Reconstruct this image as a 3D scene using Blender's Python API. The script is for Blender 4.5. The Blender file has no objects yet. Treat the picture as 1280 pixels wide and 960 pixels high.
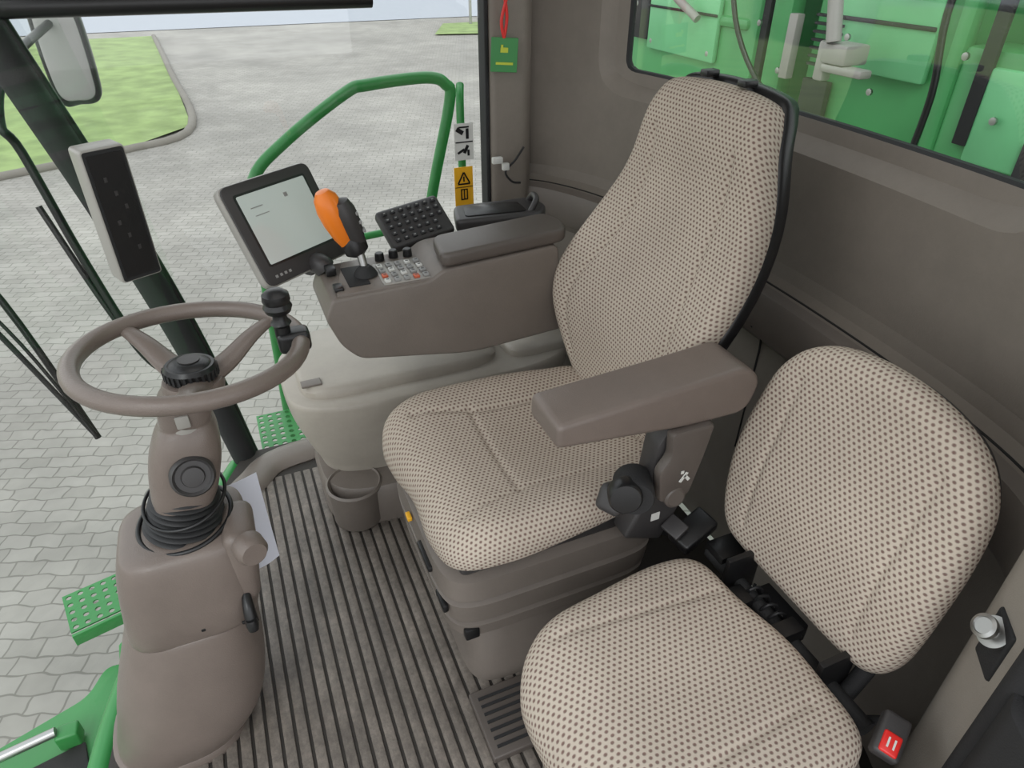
import bpy,bmesh,math,random
from mathutils import Vector,Matrix,Euler
random.seed(4)
scn=bpy.context.scene
scn.view_settings.view_transform='Standard'
V=Vector
# ---------------------------------------------------------------- materials
def lin(c):
    o=[]
    for x in c:
        x/=255.0
        o.append(x/12.92 if x<=0.04045 else ((x+0.055)/1.055)**2.4)
    return (*o,1)
def mat(name,c,rough=.6,metal=0.0,bump=0.0,bscale=400,var=0.06,vscale=6,spec=.5):
    m=bpy.data.materials.new(name);m.use_nodes=True
    nt=m.node_tree;b=nt.nodes['Principled BSDF']
    b.inputs['Roughness'].default_value=rough;b.inputs['Metallic'].default_value=metal
    b.inputs['Specular IOR Level'].default_value=spec
    tc=nt.nodes.new('ShaderNodeTexCoord')
    n=nt.nodes.new('ShaderNodeTexNoise');n.inputs['Scale'].default_value=vscale;n.inputs['Detail'].default_value=5
    nt.links.new(tc.outputs['Object'],n.inputs['Vector'])
    mx=nt.nodes.new('ShaderNodeMix');mx.data_type='RGBA'
    l=lin(c)
    mx.inputs[6].default_value=tuple(max(0,v*(1-var*2)) for v in l[:3])+(1,)
    mx.inputs[7].default_value=tuple(min(1,v*(1+var*2)) for v in l[:3])+(1,)
    nt.links.new(n.outputs['Fac'],mx.inputs[0]);nt.links.new(mx.outputs[2],b.inputs['Base Color'])
    if bump:
        n2=nt.nodes.new('ShaderNodeTexNoise');n2.inputs['Scale'].default_value=bscale;n2.inputs['Detail'].default_value=2
        nt.links.new(tc.outputs['Object'],n2.inputs['Vector'])
        bp=nt.nodes.new('ShaderNodeBump');bp.inputs['Strength'].default_value=bump;bp.inputs['Distance'].default_value=.002
        nt.links.new(n2.outputs['Fac'],bp.inputs['Height']);nt.links.new(bp.outputs['Normal'],b.inputs['Normal'])
    return m
def multiply_noise(m,scale,lo,hi,a=.35,b_=.65,stretch=(1,1,1),detail=9):
    nt=m.node_tree;b=nt.nodes['Principled BSDF'];tc=nt.nodes.new('ShaderNodeTexCoord')
    mp=nt.nodes.new('ShaderNodeMapping');mp.inputs['Scale'].default_value=stretch;nt.links.new(tc.outputs['Object'],mp.inputs[0])
    n=nt.nodes.new('ShaderNodeTexNoise');n.inputs['Scale'].default_value=scale;n.inputs['Detail'].default_value=detail;n.inputs['Roughness'].default_value=.75;nt.links.new(mp.outputs[0],n.inputs['Vector'])
    mr=nt.nodes.new('ShaderNodeMapRange');nt.links.new(n.outputs['Fac'],mr.inputs[0])
    for i,x in enumerate((a,b_,lo,hi)): mr.inputs[i+1].default_value=x
    src=b.inputs['Base Color'].links[0].from_socket;mm=nt.nodes.new('ShaderNodeMix');mm.data_type='RGBA';mm.blend_type='MULTIPLY';mm.inputs[0].default_value=1
    nt.links.new(src,mm.inputs[6]);nt.links.new(mr.outputs[0],mm.inputs[7]);nt.links.new(mm.outputs[2],b.inputs['Base Color'])
def fabric(name,base,dot,pu=.0098,pv=.0081,rad=.0025):
    m=bpy.data.materials.new(name);m.use_nodes=True
    nt=m.node_tree;b=nt.nodes['Principled BSDF'];b.inputs['Roughness'].default_value=.95
    b.inputs['Specular IOR Level'].default_value=.15
    uv=nt.nodes.new('ShaderNodeTexCoord');sp=nt.nodes.new('ShaderNodeSeparateXYZ')
    nt.links.new(uv.outputs['UV'],sp.inputs[0])
    def M(op,a,b_=None,c=None):
        n=nt.nodes.new('ShaderNodeMath');n.operation=op
        for i,x in enumerate((a,b_,c)):
            if x is None: continue
            if isinstance(x,(int,float)): n.inputs[i].default_value=x
            else: nt.links.new(x,n.inputs[i])
        return n.outputs[0]
    vy=M('DIVIDE',sp.outputs[1],pv)
    row=M('FLOORED_MODULO',M('FLOOR',vy),2.0)
    ux=M('ADD',M('DIVIDE',sp.outputs[0],pu),M('MULTIPLY',row,.5))
    fx=M('MULTIPLY',M('SUBTRACT',M('FRACT',ux),.5),pu)
    fy=M('MULTIPLY',M('SUBTRACT',M('FRACT',vy),.5),pv*1.15)
    d=M('SQRT',M('ADD',M('MULTIPLY',fx,fx),M('MULTIPLY',fy,fy)))
    mr=nt.nodes.new('ShaderNodeMapRange');mr.interpolation_type='SMOOTHSTEP'
    nt.links.new(d,mr.inputs[0]);mr.inputs[1].default_value=rad*.5;mr.inputs[2].default_value=rad*1.5
    mr.inputs[3].default_value=1;mr.inputs[4].default_value=0
    n=nt.nodes.new('ShaderNodeTexNoise');n.inputs['Scale'].default_value=5;n.inputs['Detail'].default_value=6;nt.links.new(uv.outputs['Object'],n.inputs['Vector'])
    mx0=nt.nodes.new('ShaderNodeMix');mx0.data_type='RGBA'
    l=lin(base)
    mx0.inputs[6].default_value=tuple(v*.80 for v in l[:3])+(1,);mx0.inputs[7].default_value=tuple(min(1,v*1.16) for v in l[:3])+(1,)
    nt.links.new(n.outputs['Fac'],mx0.inputs[0])
    mx=nt.nodes.new('ShaderNodeMix');mx.data_type='RGBA';mx.inputs[7].default_value=lin(dot)
    nt.links.new(mx0.outputs[2],mx.inputs[6])
    nt.links.new(M('MULTIPLY',mr.outputs[0],.92),mx.inputs[0]);nt.links.new(mx.outputs[2],b.inputs['Base Color'])
    bp=nt.nodes.new('ShaderNodeBump');bp.inputs['Strength'].default_value=.5;bp.inputs['Distance'].default_value=.002;bp.invert=True
    nt.links.new(mr.outputs[0],bp.inputs['Height']);nt.links.new(bp.outputs['Normal'],b.inputs['Normal'])
    return m
TRIM=mat('trim_plastic',(113,105,98),.42,bump=.25,bscale=500,var=.04)
TRIM2=mat('trim_plastic_mauve',(112,101,94),.36,bump=.25,bscale=500,var=.04)
TRIMD=mat('trim_plastic_dark',(86,79,74),.42,bump=.25,bscale=500,var=.04)
TRIML=mat('trim_plastic_light',(166,159,148),.4,bump=.2,bscale=500,var=.03)
WALL=mat('wall_plastic',(128,120,111),.55,bump=.25,bscale=450,var=.04)
WALLL=mat('wall_plastic_lower',(142,135,126),.55,bump=.25,bscale=450,var=.04)
for m_ in (TRIM,TRIM2,WALL,WALLL,TRIML): multiply_noise(m_,9,.93,1.04,detail=6)
BLK=mat('black_plastic',(24,24,25),.35,bump=.1)
BLKM=mat('black_matte',(34,34,35),.75,bump=.3)
RUB=mat('black_rubber',(30,30,31),.55,bump=.15)
DGR=mat('dark_grey_plastic',(56,54,54),.45,bump=.1)
GRN=mat('green_paint',(50,132,66),.35,var=.05)
GRNP=mat('green_paint_pale',(110,186,130),.4,var=.08)
GRNL=mat('green_paint_weathered',(72,148,88),.4,var=.16,vscale=3)
ORG=mat('orange_plastic',(235,125,30),.35)
WHT=mat('white_plastic',(205,205,200),.5)
GRY=mat('grey_key_plastic',(140,140,138),.5)
RED=mat('red_plastic',(215,40,35),.4)
YEL=mat('yellow_sticker',(235,175,40),.4)
STEEL=mat('steel',(170,170,168),.38,metal=1)
SILV=mat('silver_plastic',(150,147,141),.4)
PAPER=mat('paper_white',(225,228,238),.8,var=.02)
FAB=fabric('seat_fabric',(184,173,159),(108,85,79))
FLOORM=mat('floor_rubber',(52,48,44),.7,bump=.4,bscale=150,var=.15,vscale=12)
RIBM=mat('floor_rib_rubber',(122,114,106),.5,bump=.4,bscale=200,var=.10,vscale=14)
multiply_noise(RIBM,7,.55,1.15,stretch=(2.2,1,1))
multiply_noise(RIBM,70,.8,1.15,.4,.6)
def glassmat(name,tint,f):
    m=bpy.data.materials.new(name);m.use_nodes=True;nt=m.node_tree;nt.nodes.clear()
    o=nt.nodes.new('ShaderNodeOutputMaterial');t=nt.nodes.new('ShaderNodeBsdfTransparent');g=nt.nodes.new('ShaderNodeBsdfGlossy')
    t.inputs[0].default_value=tint;g.inputs['Roughness'].default_value=.02
    mx=nt.nodes.new('ShaderNodeMixShader');mx.inputs[0].default_value=f
    nt.links.new(t.outputs[0],mx.inputs[1]);nt.links.new(g.outputs[0],mx.inputs[2]);nt.links.new(mx.outputs[0],o.inputs[0]);return m
GLASS=glassmat('window_glass',(.97,.99,.97,1),.05)
GLASSR=glassmat('rear_window_glass',(.95,.98,.96,1),.14)
SCREEN=mat('screen_glass',(165,172,168),.12,var=.02)
bs=SCREEN.node_tree.nodes['Principled BSDF'];bs.inputs['Emission Color'].default_value=lin((165,172,170));bs.inputs['Emission Strength'].default_value=.35
# ---------------------------------------------------------------- helpers
def grp(name,loc=(0,0,0)):
    e=bpy.data.objects.new(name,None);e.empty_display_size=.05;e.location=loc;scn.collection.objects.link(e);return e
def fin(bm,name,m,par=None,smooth=True,ang=38,recalc=True):
    if recalc: bmesh.ops.recalc_face_normals(bm,faces=bm.faces[:])
    me=bpy.data.meshes.new(name);bm.to_mesh(me);bm.free()
    if smooth:
        for p in me.polygons:p.use_smooth=True
        me.set_sharp_from_angle(angle=math.radians(ang))
    if m: me.materials.append(m)
    o=bpy.data.objects.new(name,me);scn.collection.objects.link(o)
    if par: o.parent=par;o.location=-par.location
    return o
def frame(right,up):
    r=V(right).normalized();u=V(up);u=(u-r*u.dot(r)).normalized();n=r.cross(u)
    return Matrix((r,u,n)).transposed()
def addbox(bm,c,s,R=None,bev=0,seg=2):
    r=bmesh.ops.create_cube(bm,size=1.0);vs=r['verts']
    for v in vs: v.co=V((v.co.x*s[0],v.co.y*s[1],v.co.z*s[2]))
    if bev:
        es=list({e for v in vs for e in v.link_edges})
        rr=bmesh.ops.bevel(bm,geom=es,offset=bev,segments=seg,affect='EDGES',profile=.5)
        vs=list({v for f in rr['faces'] for v in f.verts}|{v for v in vs if v.is_valid})
    for v in vs:
        co=v.co.copy()
        if R is not None: co=R@co
        v.co=co+V(c)
def rbox(name,c,s,m,par=None,R=None,bev=.006,seg=3):
    bm=bmesh.new();addbox(bm,c,s,R,bev,seg);return fin(bm,name,m,par)
def boxes(name,lst,m,par=None,bev=.0,seg=2,R=None):
    bm=bmesh.new()
    for it in lst:
        b2=bmesh.new();addbox(b2,it[0],it[1],it[2] if len(it)>2 else R,bev,seg)
        me=bpy.data.meshes.new('t');b2.to_mesh(me);b2.free();bm.from_mesh(me);bpy.data.meshes.remove(me)
    return fin(bm,name,m,par)
def cat(pts,n=8,closed=False):
    pts=[V(p) for p in pts];out=[];N=len(pts)
    R=range(N if closed else N-1)
    for i in R:
        if closed: p0,p1,p2,p3=pts[(i-1)%N],pts[i],pts[(i+1)%N],pts[(i+2)%N]
        else: p0,p1,p2,p3=pts[max(i-1,0)],pts[i],pts[i+1],pts[min(i+2,N-1)]
        for k in range(n):
            t=k/n
            out.append(.5*((2*p1)+(-p0+p2)*t+(2*p0-5*p1+4*p2-p3)*t*t+(-p0+3*p1-3*p2+p3)*t**3))
    if not closed: out.append(pts[-1].copy())
    return out
def tube(name,pts,r,m,par=None,closed=False,seg=12,sm=6,flat=None):
    P=cat(pts,sm,closed) if sm>1 else [V(p) for p in pts]
    n=len(P);bm=bmesh.new();rings=[];up=None
    for i,p in enumerate(P):
        if closed: t=(P[(i+1)%n]-P[i-1]).normalized()
        else: t=(P[min(i+1,n-1)]-P[max(i-1,0)]).normalized()
        if up is None:
            up=V((0,0,1)) if abs(t.z)<.9 else V((1,0,0))
        up=(up-t*up.dot(t)).normalized();s=t.cross(up)
        rr=r if not isinstance(r,(list,tuple)) else r[0]+(r[1]-r[0])*i/(n-1)
        fl=flat or 1
        rings.append([bm.verts.new(p+s*math.cos(a)*rr+up*math.sin(a)*rr*fl) for a in [2*math.pi*k/seg for k in range(seg)]])
    for i in range(n if closed else n-1):
        a,b=rings[i],rings[(i+1)%n]
        for k in range(seg): bm.faces.new((a[k],a[(k+1)%seg],b[(k+1)%seg],b[k]))
    if not closed:
        bm.faces.new(rings[0]);bm.faces.new(rings[-1][::-1])
    return fin(bm,name,m,par)
def lathe(name,prof,o,axis,m,par=None,seg=40,ang=38):
    ax=V(axis).normalized();t=V((0,0,1)) if abs(ax.z)<.9 else V((1,0,0))
    u=ax.cross(t).normalized();w=ax.cross(u);bm=bmesh.new();rings=[]
    for r,h in prof:
        c=V(o)+ax*h
        if r<1e-5: rings.append([bm.verts.new(c)])
        else: rings.append([bm.verts.new(c+u*math.cos(a)*r+w*math.sin(a)*r) for a in [2*math.pi*k/seg for k in range(seg)]])
    for a,b in zip(rings[:-1],rings[1:]):
        for k in range(seg):
            k2=(k+1)%seg
            if len(a)==1 and len(b)==1: break
            if len(a)==1: bm.faces.new((a[0],b[k2],b[k]))
            elif len(b)==1: bm.faces.new((a[k],a[k2],b[0]))
            else: bm.faces.new((a[k],a[k2],b[k2],b[k]))
    if len(rings[0])>1: bm.faces.new(rings[0])
    if len(rings[-1])>1: bm.faces.new(rings[-1])
    return fin(bm,name,m,par,ang=ang)
def loft(name,rings,m,par=None,exp=3.0,n=48,sm=4,ang=50):
    R=[tuple(p) for p in rings]
    if sm>1:
        a=cat([(r[0],r[1],r[2]) for r in R],sm);b=cat([(r[3],r[4],0) for r in R],sm)
    else: a=[V(r[:3]) for r in R];b=[V((r[3],r[4],0)) for r in R]
    bm=bmesh.new();L=[]
    for c,h in zip(a,b):
        ring=[]
        for k in range(n):
            t=2*math.pi*k/n;ct,st=math.cos(t),math.sin(t)
            x=math.copysign(abs(ct)**(2/exp),ct)*h.x;y=math.copysign(abs(st)**(2/exp),st)*h.y
            ring.append(bm.verts.new(c+V((x,y,0))))
        L.append(ring)
    for p,q in zip(L[:-1],L[1:]):
        for k in range(n): bm.faces.new((p[k],p[(k+1)%n],q[(k+1)%n],q[k]))
    bm.faces.new(L[0][::-1]);bm.faces.new(L[-1])
    return fin(bm,name,m,par,ang=ang)
def roundpoly(pts,r,seg=5):
    out=[];N=len(pts)
    for i in range(N):
        p=V((*pts[i],0));a=V((*pts[i-1],0));b=V((*pts[(i+1)%N],0))
        rr=r[i] if isinstance(r,(list,tuple)) else r
        da=(a-p);db=(b-p);rr=min(rr,da.length*.45,db.length*.45)
        s=p+da.normalized()*rr;e=p+db.normalized()*rr
        for k in range(seg+1):
            t=k/seg;q=s*(1-t)**2+p*2*t*(1-t)+e*t*t;out.append((q.x,q.y))
    return out
def prism(name,pts,O,U,W,N,depth,m,par=None,bev=.004,seg=2,ang=38):
    O,U,W,N=V(O),V(U).normalized(),V(W).normalized(),V(N).normalized();bm=bmesh.new()
    f=bm.faces.new([bm.verts.new(O+U*a+W*b) for a,b in pts])
    r=bmesh.ops.extrude_face_region(bm,geom=[f])
    nv=[g for g in r['geom'] if isinstance(g,bmesh.types.BMVert)]
    for v in nv:v.co+=N*depth
    bmesh.ops.recalc_face_normals(bm,faces=bm.faces[:])
    if bev:
        caps=[g for g in bm.faces if len(g.verts)==len(pts)]
        es=list({e for g in caps for e in g.edges})
        bmesh.ops.bevel(bm,geom=es,offset=bev,segments=seg,affect='EDGES',profile=.5)
    return fin(bm,name,m,par,ang=ang)
def resample(P,n):
    L=[0];N=len(P)
    for i in range(N): L.append(L[-1]+(P[(i+1)%N]-P[i]).length)
    T=L[-1];out=[];j=0
    for k in range(n):
        s=T*k/n
        while L[j+1]<s: j+=1
        t=(s-L[j])/max(1e-9,L[j+1]-L[j]);out.append(P[j].lerp(P[(j+1)%N],t))
    return out
def pillow(name,ctrl,O,U,W,N,thick,eR,m,par,hf=None,n=160,nr=44,back=.75):
    O,U,W,N=V(O),V(U).normalized(),V(W).normalized(),V(N).normalized()
    P=resample(cat([(a,b,0) for a,b in ctrl],10,True),n)
    c=sum(P,V((0,0,0)))/n
    size=sum((p-c).length for p in P)/n;e=eR/size
    prof=[((1-e)*i/nr,0) for i in range(1,nr+1)]
    for k in range(1,9):
        t=math.pi/2*k/8;prof.append(((1-e)+e*math.sin(t),-eR*(1-math.cos(t))))
    prof.append((1,-thick*.75))
    for k in range(1,5):
        t=math.pi/2*k/4;prof.append((1-(1-back)*(1-math.cos(t)),-thick*.75-thick*.25*math.sin(t)))
    bm=bmesh.new();uvl=bm.loops.layers.uv.new('UVMap');rings=[];d=0;pr=(0,0)
    h0=hf(c.x,c.y) if hf else 0
    cen=bm.verts.new(O+U*c.x+W*c.y+N*h0);uvm={cen:(c.x,c.y)}
    for r,z in prof:
        d+=math.hypot((r-pr[0])*size,z-pr[1]);pr=(r,z);ring=[]
        for p in P:
            q=c+(p-c)*r;h=hf(q.x,q.y) if hf else 0
            v=bm.verts.new(O+U*q.x+W*q.y+N*(z+h));ring.append(v)
            k=d/size if r>(1-e) or z<0 else r
            w=c+(p-c)*k;uvm[v]=(w.x,w.y)
        rings.append(ring)
    for k in range(n): bm.faces.new((cen,rings[0][k],rings[0][(k+1)%n]))
    for a,b in zip(rings[:-1],rings[1:]):
        for k in range(n): bm.faces.new((a[k],a[(k+1)%n],b[(k+1)%n],b[k]))
    bm.faces.new(rings[-1])
    for f in bm.faces:
        for l in f.loops: l[uvl].uv=uvm[l.vert]
    return fin(bm,name,m,par,ang=60)
def g(x,c,s): return math.exp(-((x-c)/s)**2)
def perf(name,O,U,W,nx,ny,cell,r,th,m,par):
    O,U,W=V(O),V(U).normalized(),V(W).normalized();N=U.cross(W);bm=bmesh.new()
    for s in (0,-th):
        for i in range(nx):
            for j in range(ny):
                c=O+U*(i+.5)*cell+W*(j+.5)*cell+N*s;h=cell/2
                sq=[(1,0),(1,1),(0,1),(-1,1),(-1,0),(-1,-1),(0,-1),(1,-1)]
                a=[bm.verts.new(c+U*x*h+W*y*h) for x,y in sq]
                b=[bm.verts.new(c+U*math.cos(k*math.pi/4)*r+W*math.sin(k*math.pi/4)*r) for k in range(8)]
                for k in range(8): bm.faces.new((a[k],a[(k+1)%8],b[(k+1)%8],b[k]))
    for i in range(nx):
        for j in range(ny):
            c=O+U*(i+.5)*cell+W*(j+.5)*cell
            a=[bm.verts.new(c+U*math.cos(k*math.pi/4)*r+W*math.sin(k*math.pi/4)*r) for k in range(8)]
            b=[bm.verts.new(v.co-N*th) for v in a]
            for k in range(8): bm.faces.new((a[k],a[(k+1)%8],b[(k+1)%8],b[k]))
    bmesh.ops.remove_doubles(bm,verts=bm.verts[:],dist=1e-5)
    return fin(bm,name,m,par,smooth=False)
X,Y,Z=V((1,0,0)),V((0,1,0)),V((0,0,1))
# ---------------------------------------------------------------- camera
cam=bpy.data.cameras.new('camera');cam.sensor_width=36;cam.lens=36*850/1280;cam.clip_start=.02;cam.clip_end=500
co=bpy.data.objects.new('camera',cam);scn.collection.objects.link(co);scn.camera=co
co.location=(0,0,1.38);co.rotation_euler=(math.radians(56),0,math.radians(-23))
# ---------------------------------------------------------------- world / sun
w=bpy.data.worlds.new('world');scn.world=w;w.use_nodes=True;nt=w.node_tree
bg=nt.nodes['Background'];tc=nt.nodes.new('ShaderNodeTexCoord');sp=nt.nodes.new('ShaderNodeSeparateXYZ')
cr=nt.nodes.new('ShaderNodeValToRGB');nt.links.new(tc.outputs['Generated'],sp.inputs[0]);nt.links.new(sp.outputs[2],cr.inputs[0]);nt.links.new(cr.outputs[0],bg.inputs[0])
cr.color_ramp.elements[0].color=(.98,.985,1,1);cr.color_ramp.elements[1].color=(.88,.93,1,1)
bg.inputs[1].default_value=1.65
sl=bpy.data.lights.new('sun','SUN');sl.energy=.9;sl.angle=math.radians(25);so=bpy.data.objects.new('sun',sl);scn.collection.objects.link(so)
so.rotation_euler=(math.radians(35),math.radians(-30),0)
al=bpy.data.lights.new('cab_fill_light','AREA');al.shape='RECTANGLE';al.size=.9;al.size_y=.9;al.energy=2.6;al.color=(1,.985,.96)  # added fill lamp, not a cab fitting; brightens the occluded interior
ao=bpy.data.objects.new('cab_fill_light',al);scn.collection.objects.link(ao);ao.location=(.25,.75,1.72)
# ---------------------------------------------------------------- ground outside
G=-1.95
def poly(name,pts,z,m):
    bm=bmesh.new();bm.faces.new([bm.verts.new((a,b,z)) for a,b in pts]);o=fin(bm,name,m,None,smooth=False);
    if o.data.polygons[0].normal.z<0:o.data.flip_normals()
    return o
pv=mat('paving',(154,151,144),.8,var=.12,vscale=.9);nt=pv.node_tree;b=nt.nodes['Principled BSDF']
tc=nt.nodes.new('ShaderNodeTexCoord');bk=nt.nodes.new('ShaderNodeTexBrick')
bk.inputs['Color1'].default_value=(1,1,1,1);bk.inputs['Color2'].default_value=(.86,.86,.85,1);bk.inputs['Mortar'].default_value=(.54,.54,.52,1)
bk.inputs['Scale'].default_value=1;bk.inputs['Mortar Size'].default_value=.007;bk.inputs['Mortar Smooth'].default_value=.5
bk.inputs['Brick Width'].default_value=.19;bk.inputs['Row Height'].default_value=.115
mp=nt.nodes.new('ShaderNodeMapping');mp.inputs['Rotation'].default_value=(0,0,.35);nt.links.new(tc.outputs['Object'],mp.inputs[0])
wv=nt.nodes.new('ShaderNodeTexNoise');wv.inputs['Scale'].default_value=10;wv.inputs['Detail'].default_value=0;nt.links.new(mp.outputs[0],wv.inputs['Vector'])
vm=nt.nodes.new('ShaderNodeVectorMath');vm.operation='MULTIPLY_ADD';nt.links.new(wv.outputs['Color'],vm.inputs[0]);vm.inputs[1].default_value=(.04,.04,0);nt.links.new(mp.outputs[0],vm.inputs[2])
nt.links.new(vm.outputs[0],bk.inputs['Vector'])
src=b.inputs['Base Color'].links[0].from_socket;mm=nt.nodes.new('ShaderNodeMix');mm.data_type='RGBA';mm.blend_type='MULTIPLY';mm.inputs[0].default_value=1
nt.links.new(src,mm.inputs[6]);nt.links.new(bk.outputs['Color'],mm.inputs[7]);nt.links.new(mm.outputs[2],b.inputs['Base Color'])
multiply_noise(pv,.35,.80,1.08,.4,.62,detail=6)
poly('ground',[(-60,-20),(60,-20),(60,120),(-60,120)],G,pv)
grs=mat('grass',(128,148,92),.95,var=.3,vscale=2,bump=.5,bscale=30)
poly('lawn',[(-.36,15.4),(-1.6,13.9),(-3.3,13.0),(-14,8),(-30,8),(-30,30),(-1.2,30),(-.7,22)],G+.05,grs)
tube('curb',[(-14,8,G+.03),(-3.3,13,G+.03),(-1.6,13.9,G+.03),(-.36,15.4,G+.03),(-.7,22,G+.03),(-1.2,30,G+.03)],.08,mat('curb_stone',(120,116,108),.9),None)
poly('road',[(-60,33),(60,31),(60,48),(-60,50)],G+.02,mat('asphalt',(150,156,164),.6,var=.05))
poly('grass_verge',[(8.2,26.5),(14,25),(40,24),(40,29.5),(9.5,29.5)],G+.05,grs)
poly('grass_field',[(-60,52),(60,50),(60,120),(-60,120)],G+.05,grs)
tube('lamp_post',[(10.5,29,G),(10.5,29,4)],.06,STEEL,None,sm=1)
# ---------------------------------------------------------------- cab shell
fl=grp('floor',(0,1,0))
FE=[(-.13,1.86),(-.25,1.62),(-.38,1.3),(-.46,1.0),(-.47,.7),(-.40,.3),(-.30,0),(-.28,-.15)]
fe=cat([(a,b,0) for a,b in FE],6)
prism('floor_slab',[(p.x,p.y) for p in fe]+[(1.0,-.15),(1.0,1.86)],(0,0,-.06),X,Y,Z,.055,FLOORM,fl,bev=0)
def ymax(x):
    best=1.70
    for a,b in zip(fe[:-1],fe[1:]):
        if (a.x-x)*(b.x-x)<=0 and a.x!=b.x:
            y=a.y+(b.y-a.y)*(x-a.x)/(b.x-a.x)
            if y>.95: best=min(best,y-.04)
    return best
ribs=[];x=-.43
while x<.62:
    y1=ymax(x);ribs.append(((x,(y1+.0)/2,-.004),(.0210,y1,.008)));x+=.0275
boxes('floor_ribs',ribs,RIBM,fl,bev=.0022,seg=2)
GF=grp('platform_edge_frame',(0,1,-.1))
tube('edge_rail',[(p.x-.03,p.y,-.05) for p in fe[::3]],.028,GRN,GF,sm=4)
tube('edge_rail_lower',[(p.x-.05,p.y,-.16) for p in fe[::3]],.02,GRN,GF,sm=4)
tube('trim_1',[(.9,1.80,.0),(.3,1.80,.0),(-.02,1.78,.0),(-.12,1.70,.0),(-.2,1.62,-.01)],.05,TRIM,None,flat=.6,sm=6)
# rear wall
PL=[(.78,1.92),(.89,1.83),(.98,1.62),(1.02,1.3),(1.025,1.0),(1.005,.7),(.97,.48),(.92,.34),(.85,.25)]
pl=cat([(a,b,0) for a,b in PL],10);Lc=[0]
for a,b in zip(pl[:-1],pl[1:]): Lc.append(Lc[-1]+(b-a).length)
LT=Lc[-1]
def plan(s):
    s=max(0,min(LT-1e-6,s));j=0
    while Lc[j+1]<s:j+=1
    t=(s-Lc[j])/(Lc[j+1]-Lc[j]);p=pl[j].lerp(pl[j+1],t)
    j0=max(0,j-2);j1=min(len(pl)-1,j+3);d=(pl[j1]-pl[j0]).normalized()
    return p,V((-d.y,d.x,0))
def wp(s,z,off):
    p,n=plan(s);q=p+n*off;return V((q.x,q.y,z))
def sy(y):
    for k in range(len(pl)-1):
        if pl[k].y>=y>=pl[k+1].y: return Lc[k]+(Lc[k+1]-Lc[k])*(pl[k].y-y)/(pl[k].y-pl[k+1].y)
WR=grp('wall_rear',(1,1,.8))
prof=[(0,-.02),(.0,.03),(.012,.60),(.0,.62),(-.022,.63),(-.028,.65),(-.028,.71),(-.02,.728),(.004,.735),(.012,.737),(.03,.752),(.036,.78)]
def sweepwall(name,prof,m):
    bm=bmesh.new();NS=80;L=[]
    for i in range(NS+1):
        L.append([bm.verts.new(wp(LT*i/NS,z,o)) for o,z in prof])
    for a,b in zip(L[:-1],L[1:]):
        for k in range(len(prof)-1): bm.faces.new((a[k],a[k+1],b[k+1],b[k]))
    return fin(bm,name,m,WR,ang=30)
sweepwall('lower_panel',prof[:4],WALLL)
sweepwall('ledge_band',prof[3:9],TRIM)
sweepwall('ledge_top',prof[8:],WALL)
sweepwall('ledge_shadow_gap',[(.0,.733),(.010,.7345),(.010,.738),(.016,.739)],BLKM)
def rrect(s0,s1,z0,z1,r,nn):
    P=roundpoly([(s0,z0),(s1,z0),(s1,z1),(s0,z1)],r,8);P=[V((a,b,0)) for a,b in P];return P
def ringmap(angles,P,c):
    out=[]
    for a in angles:
        d=V((math.cos(a),math.sin(a),0));best=None;N=len(P)
        for i in range(N):
            p=P[i]-c;q=P[(i+1)%N]-c;e=q-p;den=d.x*(-e.y)+d.y*e.x
            if abs(den)<1e-12: continue
            t=(p.x*(-e.y)+p.y*e.x)/den;u=(d.x*p.y-d.y*p.x)/den
            if t>0 and -1e-6<=u<=1+1e-6: best=t if best is None else max(best,t)
        out.append(c+d*best)
    return out
sA,sB=sy(1.66),sy(.58);cz=V(((sA+sB)/2,1.33,0))
outer=[V((0,.78,0)),V((LT,.78,0)),V((LT,1.76,0)),V((0,1.76,0))]
holeA=rrect(sA-.06,sB+.05,1.005,1.70,.10,8);holeB=rrect(sA,sB,1.062,1.66,.035,8);holeC=rrect(sA+.005,sB-.005,1.067,1.655,.03,8)
ang=set(2*math.pi*k/180 for k in range(180))
for q in outer+holeB[::2]: ang.add(math.atan2(q.y-cz.y,q.x-cz.x)%(2*math.pi))
ang=sorted(ang)
RO,RA,RB,RC=[ringmap(ang,P,cz) for P in (outer,holeA,holeB,holeC)]
def strip(name,seq,m,par):
    bm=bmesh.new();L=[[bm.verts.new(wp(p.x,p.y,o)) for p in ring] for ring,o in seq];n=len(ang)
    for a,b in zip(L[:-1],L[1:]):
        for k in range(n): bm.faces.new((a[k],a[(k+1)%n],b[(k+1)%n],b[k]))
    return fin(bm,name,m,par,ang=30)
seq=[([o.lerp(a,t/12) for o,a in zip(RO,RA)],.036) for t in range(13)]
strip('upper_panel',seq+[([a.lerp(b,.15) for a,b in zip(RA,RB)],.044),([a.lerp(b,.5) for a,b in zip(RA,RB)],.066),(RB,.072)],WALL,WR)
strip('window_gasket',[(RB,.072),(RC,.078),(RC,.09)],BLKM,WR)
bm=bmesh.new();NS=30;L=[]
for i in range(NS+1):
    s=sA-.01+(sB-sA+.02)*i/NS;L.append([bm.verts.new(wp(s,z,.082)) for z in (1.06,1.67)])
for a,b in zip(L[:-1],L[1:]): bm.faces.new((a[0],a[1],b[1],b[0]))
fin(bm,'window_1',GLASSR)
tube('wall_seam',[tuple(wp(sy(1.0),.65,-.028)),tuple(wp(sy(1.0),.62,.0)),tuple(wp(sy(1.0),.58,.010)),tuple(wp(sy(1.0),.3,.006))],.0025,BLKM,WR,sm=2)
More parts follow.
